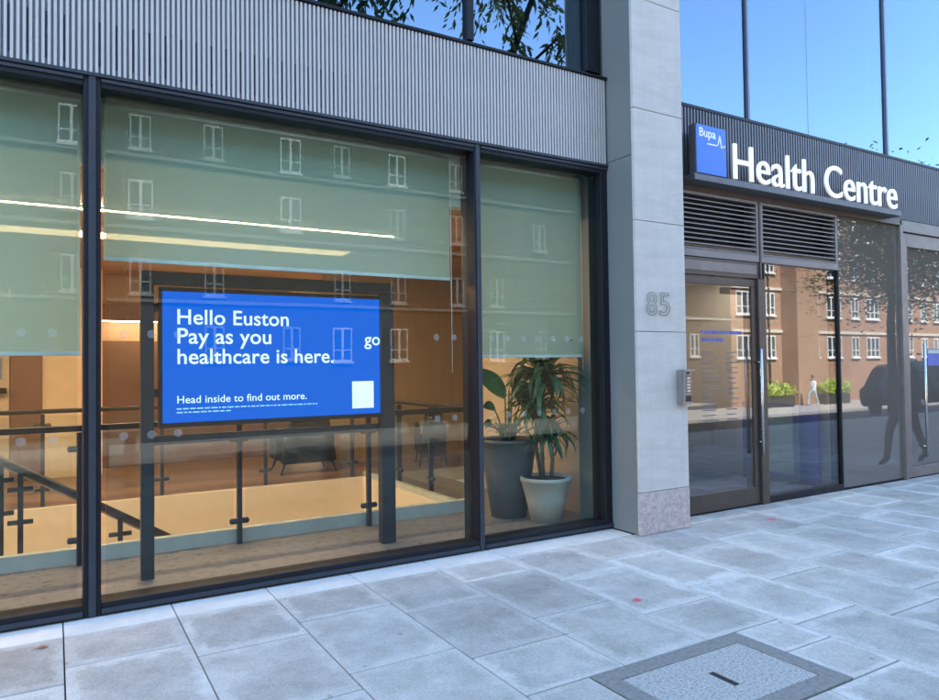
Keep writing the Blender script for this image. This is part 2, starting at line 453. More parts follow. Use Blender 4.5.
# paving beyond the slabs that can be picked apart: one joined part
bm = bmesh.new()
for c in list(range(-14, -4))+list(range(19, 45)):
    x0 = PX0+PW*c
    for r in range(7): add_box(bm, x0+.004, x0+PW-.004, -.05-.85*r-.846-(.1 if c % 2 else 0), -.05-.85*r-(.1 if c % 2 else 0), -.028, -.002)
tag(link('distant_slabs', from_bm(bm), 'slab_stone', pv), kind='stuff')

# ================================================================== OFFICE BUILDING
ob = thing('office_building', 'modern office building with ribbed grey metal band and large dark-framed windows', 'building', (0, 0, 0))
XA, XB, XP, XL = .204, 3.09, 4.55, -2.686
ZT = 3.46
# --- ground floor window bays
def window_bay(x0, x1, lab):
    fr = link('shop_window', None, parent=ob); tag(fr, lab)
    box('sill', (x0, x1, -.02, .16, .004, .085), 'frame_dark', fr, .004)
    box('head', (x0, x1, -.02, .16, 3.375, ZT-.003), 'frame_dark', fr, .004)
    box('pane', (x0+.03, x1-.03, .045, .057, .08, 3.38), 'shop_glass', fr)
    box('glazing_bead', (x0+.002, x1-.002, -.034, -.0205, .02, .05), 'cap_grey', fr)
    box('glazing_bead', (x0+.002, x1-.002, -.034, -.0205, 3.41, 3.43), 'cap_grey', fr)
    return fr
plain('frost', (.62, .66, .62), .6)
k = N('frost_dot'); tr = k.n('BsdfTransparent'); mx = k.n('MixShader'); mx.inputs[0].default_value = .86; k.color((.50, .53, .50)); k.b.inputs['Roughness'].default_value = .7
k.l(k.b.outputs[0], mx.inputs[1]); k.l(tr.outputs[0], mx.inputs[2]); k.l(mx.outputs[0], k.out.inputs['Surface'])
dotm = tube([(0, 0, 0), (0, -.0006, 0)], .027, 18)
def dots(fr, x0, x1):
    x = x0+.135
    while x < x1-.06:
        if .75 < x < 2.62: x += .166; continue
        for z in (1.125, 1.795): link('frosted_dot', dotm, 'frost_dot', fr, (x, .0443, z))
        x += .166
w1 = window_bay(XL+.05, XA-.05, 'wide shop window left of the first mullion, blind half down')
w2 = window_bay(XA+.05, XB-.03, 'widest shop window, in front of the blue screen')
w3 = window_bay(XB+.03, XP-.002, 'narrow shop window beside the stone pier, plants behind it')
for w_, a, b in ((w1, -.98, XA-.05), (w2, XA+.05, XB-.03), (w3, XB+.03, XP-.09)): dots(w_, a, b)
w0 = window_bay(-5.55, XL-.05, 'shop window at the far left of the facade')
def mullion(x, wd):
    m = box('mullion', (x-wd, x+wd, -.02, .22, .005, ZT-.002), 'frame_dark', ob, .003)
    c = box('mullion_cap', (-.02, .02, -.036, -.021, -ZT/2+.01, ZT/2-.01), 'cap_grey', m, .002)
    c.location = (0, -.1285, 0)
    return m
mullion(XA, .05); mullion(XB, .03); mullion(XL, .05)
jm = box('jamb', (XP-.085, XP-.004, -.018, .17, .006, ZT-.004), 'frame_dark', ob, .003)
# --- ribbed band, left
def rib_mesh(h, w_, d):
    o = [(-w_/2, 0), (-w_*.38, -d), (w_*.38, -d), (w_/2, 0)]
    bm = bmesh.new(); a = [bm.verts.new((x, y, 0)) for x, y in o]; b = [bm.verts.new((x, y, h)) for x, y in o]
    bm.faces.new(a[::-1]); bm.faces.new(b)
    for i in range(4): bm.faces.new((a[i], a[(i+1) % 4], b[(i+1) % 4], b[i]))
    return from_bm(bm)
cl = box('ribbed_cladding', (-5.6, XP-.002, -.012, .25, ZT, 4.275), 'rib_groove', ob); tag(cl, 'pale grey vertical ribbed metal band above the shop windows')
def child_at(name, me, mat, par, world):
    o = link(name, me, mat, par); o.location = Vector(world)-Vector(par.location); return o
RP = .0327; rm = rib_mesh(4.27-ZT-.004, .0215, .024)
x = -.85; i = 0
while x < XP-.012:
    child_at('rib', rm, 'rib_light', cl, (x, -.0125, ZT+.002)); x += RP
bm = bmesh.new(); x = -.85-RP
while x > -5.58:
    add_box(bm, x-.009, x+.009, -.0385, -.0125, ZT+.002, 4.268); x -= RP
o = child_at('far_ribs', from_bm(bm), 'rib_light', cl, (0, 0, 0)); tag(o, kind='stuff')
sm = boxes([(-.0055, .0055, -.010, 0, 0, .285)])
for j in range(-6, 24):
    xs = -.85+RP*(3*j+18)+RP/2
    if xs > 1.95: break
    if j == 4: continue
    child_at('vent_slot', sm, 'black', cl, (xs, -.0135, 3.515))
link('band_flashing', boxes([(-5.6, XP-.003, -.05, .2, 4.2755, 4.30)], .003), 'frame_dark', ob)
link('band_flashing', boxes([(-5.6, XP-.003, -.045, -.0126, ZT-.022, ZT+.001)], .002), 'cap_grey', ob)
# --- upper windows, left
uw = link('upper_window', boxes([(-5.6, XP-.003, .06, .2, 4.302, 4.36)], .003), 'frame_dark', ob)
for a, b in ((XB-.03, XB+.03), (XA-.03, XA+.03), (XL-.03, XL+.03), (XP-.17, XP-.004)): box('mullion', (a, b, .05, .2, 4.37, 7.38), 'frame_dark', uw, .003)
for a, b in ((-5.55, XL-.03), (XL+.03, XA-.03), (XA+.03, XB-.03), (XB+.03, XP-.17)):
    box('pane', (a, b, .10, .112, 4.361, 7.35), 'upper_glass', uw)
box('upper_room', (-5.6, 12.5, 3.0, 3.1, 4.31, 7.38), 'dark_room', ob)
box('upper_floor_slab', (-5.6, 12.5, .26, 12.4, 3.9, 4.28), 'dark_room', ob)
# --- stone pier
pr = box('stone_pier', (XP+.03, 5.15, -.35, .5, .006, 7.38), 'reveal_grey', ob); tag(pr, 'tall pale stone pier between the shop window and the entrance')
def pchild(name, b, mat, bev=.0025):
    o = box(name, b, mat, pr, bev); o.location = Vector(o.location)-Vector(pr.location); return o
zs = [.385, 1.85, 2.87, 3.905, 4.94, 6.0, 7.38]
for a, b in zip(zs, zs[1:]): pchild('stone_panel', (XP-.002, 5.18, -.385, -.3505, a+.0025, b-.0025), 'pier_stone')
pchild('granite_plinth', (XP-.004, 5.183, -.388, -.3505, .004, .3825), 'granite_pink')
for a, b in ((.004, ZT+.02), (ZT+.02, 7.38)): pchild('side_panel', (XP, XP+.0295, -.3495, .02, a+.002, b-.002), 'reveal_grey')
pchild('side_panel', (5.1505, 5.178, -.3495, -.07, .004, 7.38), 'pier_stone')
# --- entrance bays, right of the pier
YD = -.06
cr = box('ribbed_cladding', (5.18, 12.5, YD+.012, .25, 3.42, 4.20), 'rib_dark_groove', ob); tag(cr, 'dark grey ribbed metal band above the entrance')
rm2 = rib_mesh(.775, .030, .026); x = 5.21
while x < 11.0:
    child_at('rib', rm2, 'rib_dark', cr, (x, YD+.0115, 3.422)); x += .046
link('band_flashing', boxes([(5.181, 12.5, YD-.02, .2, 4.2005, 4.235)], .003), 'frame_dark', ob)
link('soffit_rail', boxes([(5.181, 9.6, YD-.03, .2, 3.335, 3.418)], .003), 'bronze', ob)
uw2 = link('upper_window', boxes([(5.2, 12.4, YD+.07, .2, 4.236, 4.2395)]), 'cap_grey', ob)
for a, b in ((6.664, 6.696), (9.464, 9.496)): box('mullion', (a, b, YD+.055, .2, 4.245, 7.38), 'mullion_pale', uw2, .002)
box('pane_joint', (7.794, 7.806, YD+.0845, .2, 4.245, 7.38), 'mullion_pale', uw2)
box('fin', (11.72, 12.0, YD-.12, .3, 4.245, 7.38), 'frame_dark', uw2, .002)
for a, b in ((5.19, 6.664), (6.696, 7.794), (7.806, 9.464), (9.496, 11.72), (12.0, 12.4)):
    box('pane', (a, b, YD+.085, YD+.097, 4.24, 7.36), 'upper_glass', uw2)
# louvres
def louvre(x0, x1):
    f = link('louvre_panel', boxes([(x0, x1, YD-.02, .1, 2.66, 2.735), (x0, x1, YD-.02, .1, 3.30, 3.333), (x0, x0+.035, YD-.018, .1, 2.736, 3.299), (x1-.035, x1, YD-.018, .1, 2.736, 3.299)], .002), 'louvre_metal', ob)
    box('backing', (x0+.036, x1-.036, .08, .09, 2.737, 3.298), 'black', f)
    n = 11; bl = prism([(0, 0), (.0, .006), (.0, .006)], 0, 1) if 0 else None
    bm = bmesh.new(); L = x1-x0-.074
    p = [(-.012, 0), (.05, .03), (.05, .036), (-.012, .012)]      # (y,z) sloping blade
    a = [bm.verts.new((0, y, z)) for y, z in p]; b = [bm.verts.new((L, y, z)) for y, z in p]
    bm.faces.new(a); bm.faces.new(b[::-1])
    for i in range(4): bm.faces.new((a[i], b[i], b[(i+1) % 4], a[(i+1) % 4]))
    me = from_bm(bm)
    for i in range(n): link('louvre_blade', me, 'louvre_metal', f, (x0+.037, YD, 2.742+i*.0505))
louvre(5.19, 6.695); louvre(6.735, 8.17)
# door
DX0, DX1 = 5.20, 6.70
link('door_surround', boxes([(DX0, DX1, YD-.01, .1, 2.475, 2.655), (6.655, 6.775, YD-.03, .12, .004, 2.474), (6.7, 6.73, YD-.028, .1, 2.475, 3.33)], .003), 'bronze', ob)
link('transom_face', boxes([(DX0+.01, 6.65, YD-.016, YD-.0105, 2.52, 2.62)], .001), 'bronze_light', ob)
dr = link('entrance_door', boxes([(DX0+.02, 6.645, YD, .045-.06, .015, .20), (DX0+.02, 6.645, YD, -.015, 2.385, 2.465), (6.575, 6.645, YD+.001, -.016, .201, 2.384), (DX0+.02, DX0+.09, YD+.001, -.016, .201, 2.384)], .003), 'bronze', ob)
tag(dr, 'bronze framed glass entrance door beside the pier')
box('pane', (DX0+.085, 7.38, -.045, -.033, .195, 2.39), 'door_glass', dr)
def bar_handle(par, x, y, z0, z1, into, mat='steel', r=.017):
    bm = bmesh.new(); add_tube(bm, [(x, y, z0), (x, y, z1)], r, 12)
    for z in (z0+.14, z1-.14): add_tube(bm, [(x, y, z), (x, into, z)], r*.6, 8)
    return link('handle', smooth(from_bm(bm)), mat, par)
bar_handle(dr, 6.615, -.135, .55, 1.70, -.062)
bar_handle(dr, 6.615, .05, .55, 1.60, -.014, 'steel_dull', .014)
link('door_closer', boxes([(6.18, 6.60, .0-.014, .045, 2.30, 2.37), (6.3, 6.62, -.012, -.004, 2.372, 2.384)], .006, 2), 'black', dr)
# lettering on the door glass: two blue heading lines and two columns of fine pale lines, too small to read
bm = bmesh.new(); r3 = random.Random(3)
for z, L in ((1.86, .62), (1.78, .34)):
    x = 5.78
    while x < 5.78+L:
        q = r3.uniform(.02, .05); add_box(bm, x, x+q, -.0465, -.0455, z, z+.035); x += q+.012
link('heading_print', from_bm(bm), 'print_blue', dr)
bm = bmesh.new()
for i in range(14):
    z = 1.66-.055*i
    for x, L in ((5.78, r3.uniform(.16, .30)), (6.16, r3.uniform(.10, .2))): add_box(bm, x, x+L, -.0465, -.0455, z, z+.012)
link('opening_hours_print', from_bm(bm), 'print_pale', dr)
# side light
sl = link('side_light', boxes([(6.776, 8.20, YD-.01, .08, .004, .075), (6.776, 6.80, YD-.008, .08, .076, 2.655), (8.175, 8.20, YD-.008, .08, .076, 2.655)], .002), 'frame_dark', ob)
tag(sl, 'clear fixed side window reflecting the brick building')
box('pane', (6.80, 8.175, -.04, -.028, .07, 2.66), 'door_glass', sl)
# filmed grey glass bay
gp = box('grey_glass_panel', (8.205, 9.555, -.045, -.02, .02, 3.42), 'grey_film', ob, .002); tag(gp, 'tall grey filmed glass panel reflecting a tree')
link('panel_frame', boxes([(8.172, 8.204, YD-.005, .06, 2.662, 3.333)], .002), 'bronze', ob)
link('panel_sill', boxes([(8.205, 9.56, YD+.01, .06, .004, .019)]), 'frame_dark', ob)
d2 = link('entrance_door', boxes([(9.56, 9.63, YD-.03, .1, .004, 3.41), (9.632, 11.6, YD-.03, .1, 3.26, 3.41), (9.635, 9.76, YD-.005, .05, .012, 3.25), (9.762, 11.1, YD-.005, .05, 3.07, 3.25), (9.762, 11.1, YD-.005, .05, .012, .14), (11.0, 11.1, YD-.005, .05, .142, 3.068), (11.105, 11.2, YD-.03, .1, .004, 3.258)], .004), 'bronze_light', ob)
tag(d2, 'grey framed glass door at the right edge with a long bar handle')
box('pane', (9.755, 11.005, -.03, -.015, .135, 3.075), 'grey_film', d2)
bar_handle(d2, 9.93, -.165, .28, 1.78, -.066)
st = box('door_sticker', (10.27, 10.62, -.034, -.0305, 1.48, 1.71), 'print_blue', d2)
box('sticker_band', (-.17, .17, -.0012, 0, .0, .05), 'gate_green', st).location = (0, -.0026, .08)
rw = link('right_wall', boxes([(11.2, 12.5, YD, .3, .004, 3.418)]), 'upper_mass', ob)
# upper storeys and side wings keep the street in shade
link('upper_storeys', boxes([(-40, 95, .25, 18, 7.385, 20.5)]), 'upper_mass', ob)
link('side_wing', boxes([(-40, -5.61, .0, 18, -.02, 7.38)]), 'upper_mass', ob)
link('side_wing', boxes([(12.51, 95, .0, 18, -.02, 7.38)]), 'upper_mass', ob)
link('rear_wall', boxes([(-5.605, 12.505, 12.5, 18, -3.2, 7.38)]), 'upper_mass', ob)

# ================================================================== INTERIOR
VX1, VY0, VY1 = 3.78, 1.5, 4.35
struct('floor', boxes([(-5.6, 4.72, .165, VY0-.06, -.2, .0), (VX1+.06, 4.72, VY0-.06, VY1+.06, -.2, -.002)]), 'lobby_terrazzo', 'speckled brown stone floor behind the shop windows')
struct('wood_floor', boxes([(-5.6, 9.0, VY1+.06, 12.4, -.2, -.001)]), 'wood_floor')
struct('floor_skirting', boxes([(-5.6, 4.5, .162, .30, .0005, .012)]), 'brown_wall')
struct('ceiling', boxes([(-5.6, 9.0, .62, 12.4, 3.12, 3.2)]), 'wood_ceiling')
struct('bulkhead', boxes([(-5.6, XP+.2, .50, .62, 3.02, 3.9)]), 'bulkhead')
struct('wall_left', boxes([(-5.6, -5.4, .17, 12.4, 0, 3.12)]), 'plaster_warm')
struct('wall_back', boxes([(-5.4, 9.0, 11.6, 11.8, 0, 3.12)]), 'plaster_warm')
struct('wall_right', boxes([(4.72, 4.9, .17, 2.9, -.2, 3.9), (4.9, 9.0, 2.75, 2.9, -.2, 3.9), (8.9, 9.0, 2.9, 12.4, -.2, 3.2)]), 'plaster_warm')
struct('wall_timber', boxes([(3.75, 8.89, 5.9, 6.1, -.001, 3.118)]), 'wood_panel')
struct('wall_cream', boxes([(-.15, .62, 6.9, 7.1, -.001, 3.118)]), 'cream')
struct('column', boxes([(-.55, -.16, 6.85, 7.15, 0, 3.115)], .01), 'brown_wall')
struct('wall_brown', boxes([(.63, 3.72, 7.6, 7.8, -.001, 2.04), (.63, 3.72, 7.45, 7.8, 2.36, 2.62)]), 'brown_wall')
struct('wall_niche', boxes([(.63, 3.72, 7.75, 7.8, 2.041, 2.359), (.63, 3.72, 7.6, 7.8, 2.621, 3.118)]), 'wood_panel')
# stair void below
struct('stairwell', boxes([(-5.6, VX1+.055, VY1+.001, VY1+.055, -2.9, -.003), (VX1+.001, VX1+.055, VY0-.055, VY1, -2.9, -.003), (-5.6, VX1, VY0-.058, VY0-.004, -2.9, -.201), (-5.6, VX1, VY0, VY1, -3.0, -2.9)]), 'void_wall', 'bright cream walls of the stairwell opening')
struct('void_kerb', boxes([(-5.5, VX1+.12, VY0-.06, VY0+.02, .0005, .125), (VX1+.04, VX1+.12, VY0+.021, VY1+.1, .0005, .06)], .004), 'kerb_stone', 'pale stone upstand along the stairwell edge')
# staircase going down to the right, behind the balustrade
stc = thing('staircase', 'stair running down into the lit opening behind the glass', 'staircase', (0, 0, 0))
for i in range(14):
    box('step', (-1.75+.28*i, -1.45+.28*i, 2.75, 4.1, -.16-.19*i, -.10-.19*i), 'cream', stc)
def sloped_bar(name, mat, par, p0, p1, r): return link(name, smooth(tube([p0, p1], r, 10)), mat, par)
hr = thing('stair_handrail', 'dark sloping handrail leading down the stair', 'handrail', (0, 0, 0))
sloped_bar('rail', 'rail_dark', hr, (-2.2, 2.6, 1.87), (1.5, 2.6, -.455), .038)
sloped_bar('rail', 'steel_dull', hr, (-2.2, 2.66, 1.82), (1.5, 2.66, -.505), .016)
for x, zb in ((-1.3, -.3), (-.42, -.55), (-.27, -.65), (.55, -1.2)):
    zt = 1.87-(x+2.2)*.6284
    box('post', (x-.022, x+.022, 2.57, 2.61, zb, zt-.03), 'post_metal', hr)
    for z in (zt-.18, zt-.48):
        o = link('clamp', smooth(tube([(x-.10, 2.59, z), (x+.10, 2.59, z)], .022, 8)), 'post_metal', hr)
# balustrades
postm = boxes([(-.02, .02, -.028, .028, 0, 1.06)], .003)
clampm = smooth(tube([(-.085, 0, 0), (-.075, 0, 0), (.075, 0, 0), (.085, 0, 0)], [.012, .026, .026, .012], 10))
clampy = smooth(tube([(0, -.085, 0), (0, -.075, 0), (0, .075, 0), (0, .085, 0)], [.012, .026, .026, .012], 10))
def balustrade(label, pts, axis, a0, a1, c, zr=1.10, base=0.0):
    t = thing('glass_balustrade', label, 'balustrade', (0, 0, 0), 'balustrades round the stairwell')
    P_ = (lambda a, z: (a, c, z)) if axis == 'x' else (lambda a, z: (c, a, z))
    rot = (0, 0, 0) if axis == 'x' else (0, 0, R(90))
    for a in pts:
        p = link('post', postm, 'post_metal', t, P_(a, base), rot)
        for z in (.20, .93): link('clamp', clampm, 'post_metal', p, (0, 0, z))
    ends = [a0]+[p for p in pts if a0 < p < a1]+[a1]
    for a, b in zip(ends, ends[1:]):
        if b-a < .2: continue
        bb = (a+.05, b-.05, c-.005, c+.005, base+.13, 1.04) if axis == 'x' else (c-.005, c+.005, a+.05, b-.05, base+.13, 1.04)
        box('glass_panel', bb, 'rail_glass', t)
    hb = (a0, a1, c-.035, c+.035, zr-.03, zr+.02) if axis == 'x' else (c-.035, c+.035, a0, a1, zr-.03, zr+.02)
    box('handrail', hb, 'rail_dark', t, .012, 2)
    return t
balustrade('near glass balustrade with dark posts along the pale upstand', [-2.35, -1.1, .17, 1.42, 2.66], 'x', -5.4, VX1, 1.40)
balustrade('far glass balustrade across the lit stairwell', [-1.4, -.12, 1.15, 2.43, 3.66], 'x', -5.4, VX1, VY1+.08)
balustrade('side glass balustrade at the right end of the stairwell', [2.5, 3.4], 'y', 1.45, VY1+.05, VX1+.14)
# blinds
def roller_blind(x0, x1, z, label):
    t = thing('roller_blind', label, 'blind', ((x0+x1)/2, .30, 3.4), 'green-grey roller blinds')
    hw = (x1-x0)/2
    link('fabric', boxes([(-hw, hw, -.0007, .0007, z-3.4+.02, -.03)]), 'blind_fabric', t)
    link('bottom_bar', boxes([(-hw, hw, -.009, .009, z-3.4-.008, z-3.4+.019)], .004, 2), 'bulkhead', t)
    link('roller_tube', smooth(tube([(-hw, .03, -.02), (hw, .03, -.02)], .032, 14)), 'bulkhead', t)
    link('pull_chain', smooth(tube([(hw+.02, .01, -.02), (hw+.02, .01, -1.9)], .003, 5)), 'white', t)
roller_blind(-2.60, .145, 1.665, 'pale green roller blind in the left window, lowered past half')
roller_blind(.285, 2.99, 2.315, 'widest pale green roller blind, lowered just to the screen top')
roller_blind(3.27, 4.47, 1.635, 'narrow pale green roller blind above the potted plants')
roller_blind(-5.45, -2.8, 1.7, 'roller blind in the window beyond the left edge')
# linear lights
def linear_light(label, y, x0, x1, wd, mat, z=3.115):
    t = thing('linear_light', label, 'light', ((x0+x1)/2, y, z), 'linear ceiling lights')
    hw = (x1-x0)/2
    link('housing', boxes([(-hw-.02, hw+.02, -wd-.012, wd+.012, -.012, .004)]), 'white', t)
    link('diffuser', boxes([(-hw, hw, -wd, wd, -.02, -.0125)]), mat, t)
linear_light('thin warm strip light on the ceiling, nearer of the two lines', 2.5, -5.2, 3.45, .018, 'led_warm')
linear_light('broad warm glowing strip light on the ceiling, farther of the two lines', 3.92, -5.2, 3.4, .17, 'led_broad')
linear_light('warm strip light on the ceiling at the back of the room', 9.6, -5.2, 8.4, .05, 'led_soft')
nl = thing('shelf_light', 'thin warm light line along the brown wall left of the screen', 'light', (2.1, 7.44, 2.36))
link('diffuser', boxes([(-1.45, 1.45, .0, .02, -.016, -.004)]), 'led_soft', nl)
link('housing', boxes([(-1.47, 1.47, -.006, .07, -.004, .004)]), 'black', nl)
gl_ = thing('globe_light', 'small round warm lamp glowing through the left blind', 'lamp', (-.62, 7.0, 2.67))
link('globe', lathe([(.001, -.13), (.06, -.115), (.11, -.07), (.13, 0), (.11, .07), (.06, .115), (.001, .13)], 20), 'led_globe', gl_)
link('cord', tube([(0, 0, .13), (0, 0, .44)], .006, 6), 'black', gl_)
# small things seen under the left blind
ps = thing('wall_poster', 'small blue poster on the wall at the far left edge', 'poster', (-.86, 6.82, 1.6))
link('backing', boxes([(-.24, .2, -.01, .01, -.14, .16)]), 'sign_blue', ps); link('white_mark', boxes([(.10, .16, -.012, -.0102, .08, .14)]), 'white', ps)
struct('wall_niche', boxes([(-5.39, -.56, 6.85, 7.05, -.001, 3.118)]), 'plaster_warm')
bx_ = thing('counter_tray', 'small dark tray fixed on the wall under the left blind', 'tray', (-.52, 6.75, 1.30))
link('tray', boxes([(-.26, -.06, -.06, .095, -.04, -.02), (-.25, -.07, -.05, .08, -.019, .035)], .005), 'black', bx_)
# chairs
def tub_chair(label, x, y, rz, s, hgt):
    t = thing('tub_chair', label, 'chair', (x, y, 0), 'dark chairs beyond the stairwell'); t.rotation_euler = (0, 0, rz)
    bm = bmesh.new(); add_box(bm, -.42*s, .42*s, .12, .30, .16, hgt)
    for v in bm.verts:
        if v.co.z > .7: v.co.x *= .55; v.co.y += .08
    bmesh.ops.bevel(bm, geom=bm.edges[:], offset=.03, segments=3, affect='EDGES'); link('backrest', from_bm(bm), 'chair_black', t)
    link('seat', boxes([(-.36*s, .36*s, -.36, .115, .22, .46)], .035, 3), 'chair_black', t)
    for sx in (-1, 1):
        bm = bmesh.new(); add_box(bm, sx*.39*s-.05*s, sx*.39*s+.05*s, -.34, .11, .2, .66)
        bmesh.ops.bevel(bm, geom=bm.edges[:], offset=.02, segments=2, affect='EDGES'); link('armrest', from_bm(bm), 'chair_black', t)
        for sy in (-.28, .2): link('leg', tube([(sx*.34*s, sy, .22), (sx*.42*s, sy*1.15, 0)], [.022, .012], 8), 'black', t)
tub_chair('black tub chair with tapered back seen below the screen', 3.25, 5.35, R(180), 1.0, 1.0)
tub_chair('slim dark chair by the warm wall right of the screen', 5.15, 4.85, R(160), .52, .92)
# --- portal stand and screen
ss = thing('screen_stand', 'dark portal frame on two thick legs carrying the screen', 'stand', (1.58, .70, 0))
link('leg', boxes([(-1.03, -.94, -.045, .045, .0, 2.20)], .004), 'post_metal', ss)
link('leg', boxes([(.90, 1.03, -.045, .045, .0, 2.20)], .004), 'post_metal', ss)
link('top_bar', boxes([(-1.03, 1.03, -.045, .045, 2.201, 2.30)], .004), 'post_metal', ss)
link('reflection_band', boxes([(-.939, .899, .02, .05, .985, 1.055)], .004), 'post_metal', ss)  # dark band of street reflection, shaped as a solid bar
for x in (-.93, .89):
    for z in (1.35, 2.0): link('bracket', boxes([(x-.02, x+.03, .0, .03, z, z+.06)]), 'black', ss)
sn = thing('display_screen', 'lit blue advertising screen with white lettering', 'screen', (1.60, .70, 1.655))
link('bezel', boxes([(-.925, .91, -.03, .05, -.54, -.505), (-.925, .91, -.03, .05, .50, .53), (-.925, -.90, -.03, .05, -.5045, .4995), (.885, .91, -.03, .05, -.5045, .4995), (-.925, .91, .0501, .07, -.54, .53)], .002), 'black', sn)
pn = link('screen_panel', boxes([(-.8995, .8845, -.018, .0, -.5045, .4995)]), 'screen_blue', sn)
def scr_text(s, x, z, wd, mat='screen_text', bold=.012, sp=1.02):
    me = text_mesh(s, wd, None, .0006, bold, 0, sp); o = link('text_line', me, mat, sn); o.location = (x-1.60, -.0195, z-1.655); tag(o, s if False else None); return o
scr_text('Hello Euston', .807, 1.906, .86)
scr_text('Pay as you', .807, 1.757, .715)
scr_text('healthcare is here.', .807, 1.600, 1.245)
scr_text('go', 2.335, 1.752, .148)
scr_text('Head inside to find out more.', .805, 1.297, 1.01, 'screen_text', .006)
bm = bmesh.new(); r3 = random.Random(5)
for z, L in ((1.250, 1.10), (1.222, .40)):
    x = .80
    while x < .80+L:
        q = r3.uniform(.014, .05); add_box(bm, x-1.6, x-1.6+q, -.0195, -.0185, z-1.655, z-1.655+.010); x += q+.009
link('small_print', from_bm(bm), 'screen_small', sn)
box('white_square', (2.218, 2.418, -.0005, .0005, 1.20, 1.435), 'screen_text', sn).location = (2.318-1.6, -.019, 1.3175-1.655)
# --- plants
def leaf_mesh(L, W, nseg=6, droop=.5, fold=.25, shape='strap'):
    bm = bmesh.new(); rows = []
    for i in range(nseg+1):
        t = i/nseg
        if shape == 'strap': wd = W*(min(1, t*6+.35))*(1-t**3)**.8
        else: wd = W*max(.04, math.sin(math.pi*min(1, t*.96+.04))**.75)*(1.06-.25*t)
        if i == nseg: wd = .001
        ang = droop*t*t*1.6
        x = L*t*math.cos(ang*.75); z = L*t*.35*(1-t)-L*math.sin(ang)*t*.55
        rows.append([bm.verts.new((x, s*wd/2, z+(abs(s)*wd*fold))) for s in (-1, 0, 1)])
    for a, b in zip(rows, rows[1:]):
        for j in range(2): bm.faces.new((a[j], a[j+1], b[j+1], b[j]))
    return smooth(from_bm(bm))
# dracaena, front pot
pl = thing('potted_plant', 'dracaena with strappy leaf tufts in a pale tapered pot', 'potted plant', (4.245, .62, 0), 'potted plants in the narrow window')
link('pot', lathe([(.155, 0), (.205, .22), (.252, .40), (.262, .405), (.262, .44), (.235, .44), (.228, .40), (.001, .395)], 36), 'pot_pale', pl)
link('soil', lathe([(.001, .38), (.226, .395), (.226, .41), (.001, .418)], 24), 'soil', pl)
for pts in ([(-.02, .02, .40), (-.03, .03, .8), (.0, .02, 1.38)], [(.05, -.02, .40), (.07, -.02, .62), (.05, 0, .88)], [(.0, .07, .40), (-.05, .09, .7), (-.06, .08, 1.1)]):
    link('stem', smooth(tube(pts, [.022, .019, .015], 9)), 'trunk_tan', pl)
lms = [leaf_mesh(.42, .05, 7, d, .14) for d in (.15, .4, .75)]
def tuft(par, c, n, r, seed, mat='leaf_dracaena', el=(-.25, 1.25), meshes=lms):
    q = random.Random(seed)
    for i in range(n):
        o = link('leaf', q.choice(meshes), mat, par, (c[0], c[1], c[2]+q.uniform(-.10, .06)))
        o.rotation_euler = (q.uniform(-.3, .3), -(el[0]+(el[1]-el[0])*q.random()), 2*math.pi*i/n*2.4+q.uniform(-.3, .3))
        s = r*q.uniform(.75, 1.15); o.scale = (s, s, s)
tuft(pl, (.0, .02, 1.42), 120, 1.18, 1, el=(-.4, 1.2)); tuft(pl, (-.04, .06, 1.12), 70, 1.0, 2, el=(-.7, 1.0)); tuft(pl, (.05, 0, .88), 70, .85, 4, el=(-.7, 1.0))
# bird of paradise in the tall dark pot behind
p2 = thing('potted_plant', 'broad-leaved plant in a tall dark pot behind the dracaena', 'potted plant', (4.06, 1.02, 0), 'potted plants in the narrow window')
link('pot', lathe([(.185, 0), (.25, .45), (.295, .76), (.305, .765), (.305, .80), (.275, .80), (.268, .75), (.001, .745)], 36), 'pot_dark', p2)
link('soil', lathe([(.001, .73), (.265, .745), (.265, .76), (.001, .77)], 24), 'soil', p2)
big = [leaf_mesh(.46, .21, 8, d, .12, 'blade') for d in (.1, .35, .7)]
def paddle(base, top, az, tilt, s, k_, roll=0):
    b, t_ = Vector(base), Vector(top); mid = (b+t_)/2+Vector((0, 0, .06))
    st_ = link('stem', smooth(tube([b, mid, t_], [.013, .010, .007], 7)), 'stem_green', p2)
    o = link('leaf', big[k_], 'leaf_banana', p2, t_); o.rotation_euler = (roll, -tilt, az); o.scale = (s, s, s)
paddle((-.02, 0, .75), (-.03, .0, 1.22), R(165), .80, 1.0, 0, 1.0)
paddle((.02, .02, .75), (.02, 0, 1.30), R(15), .55, 1.0, 1, -1.0)
paddle((.0, -.03, .75), (.03, -.06, 1.42), R(-60), -1.05, .85, 0, .9)
paddle((-.05, .0, .75), (-.17, -.02, 1.10), R(190), .45, .5, 1, .9)
paddle((-.06, -.02, .75), (-.22, -.04, .94), R(200), .35, .45, 1, .8)
paddle((.05, .02, .75), (.16, .02, 1.12), R(10), .6, .65, 1, -.9)
paddle((.03, -.03, .75), (.10, -.12, 1.00), R(-30), .4, .55, 1, -.8)
q = random.Random(9)
for i in range(16):
    az = q.uniform(0, 6.28); paddle((.05*math.cos(az), .05*math.sin(az), .75), (.13*math.cos(az), .13*math.sin(az), .84+q.uniform(0, .14)), az, q.uniform(.1, .7), q.uniform(.28, .42), q.choice([0, 1, 2]))
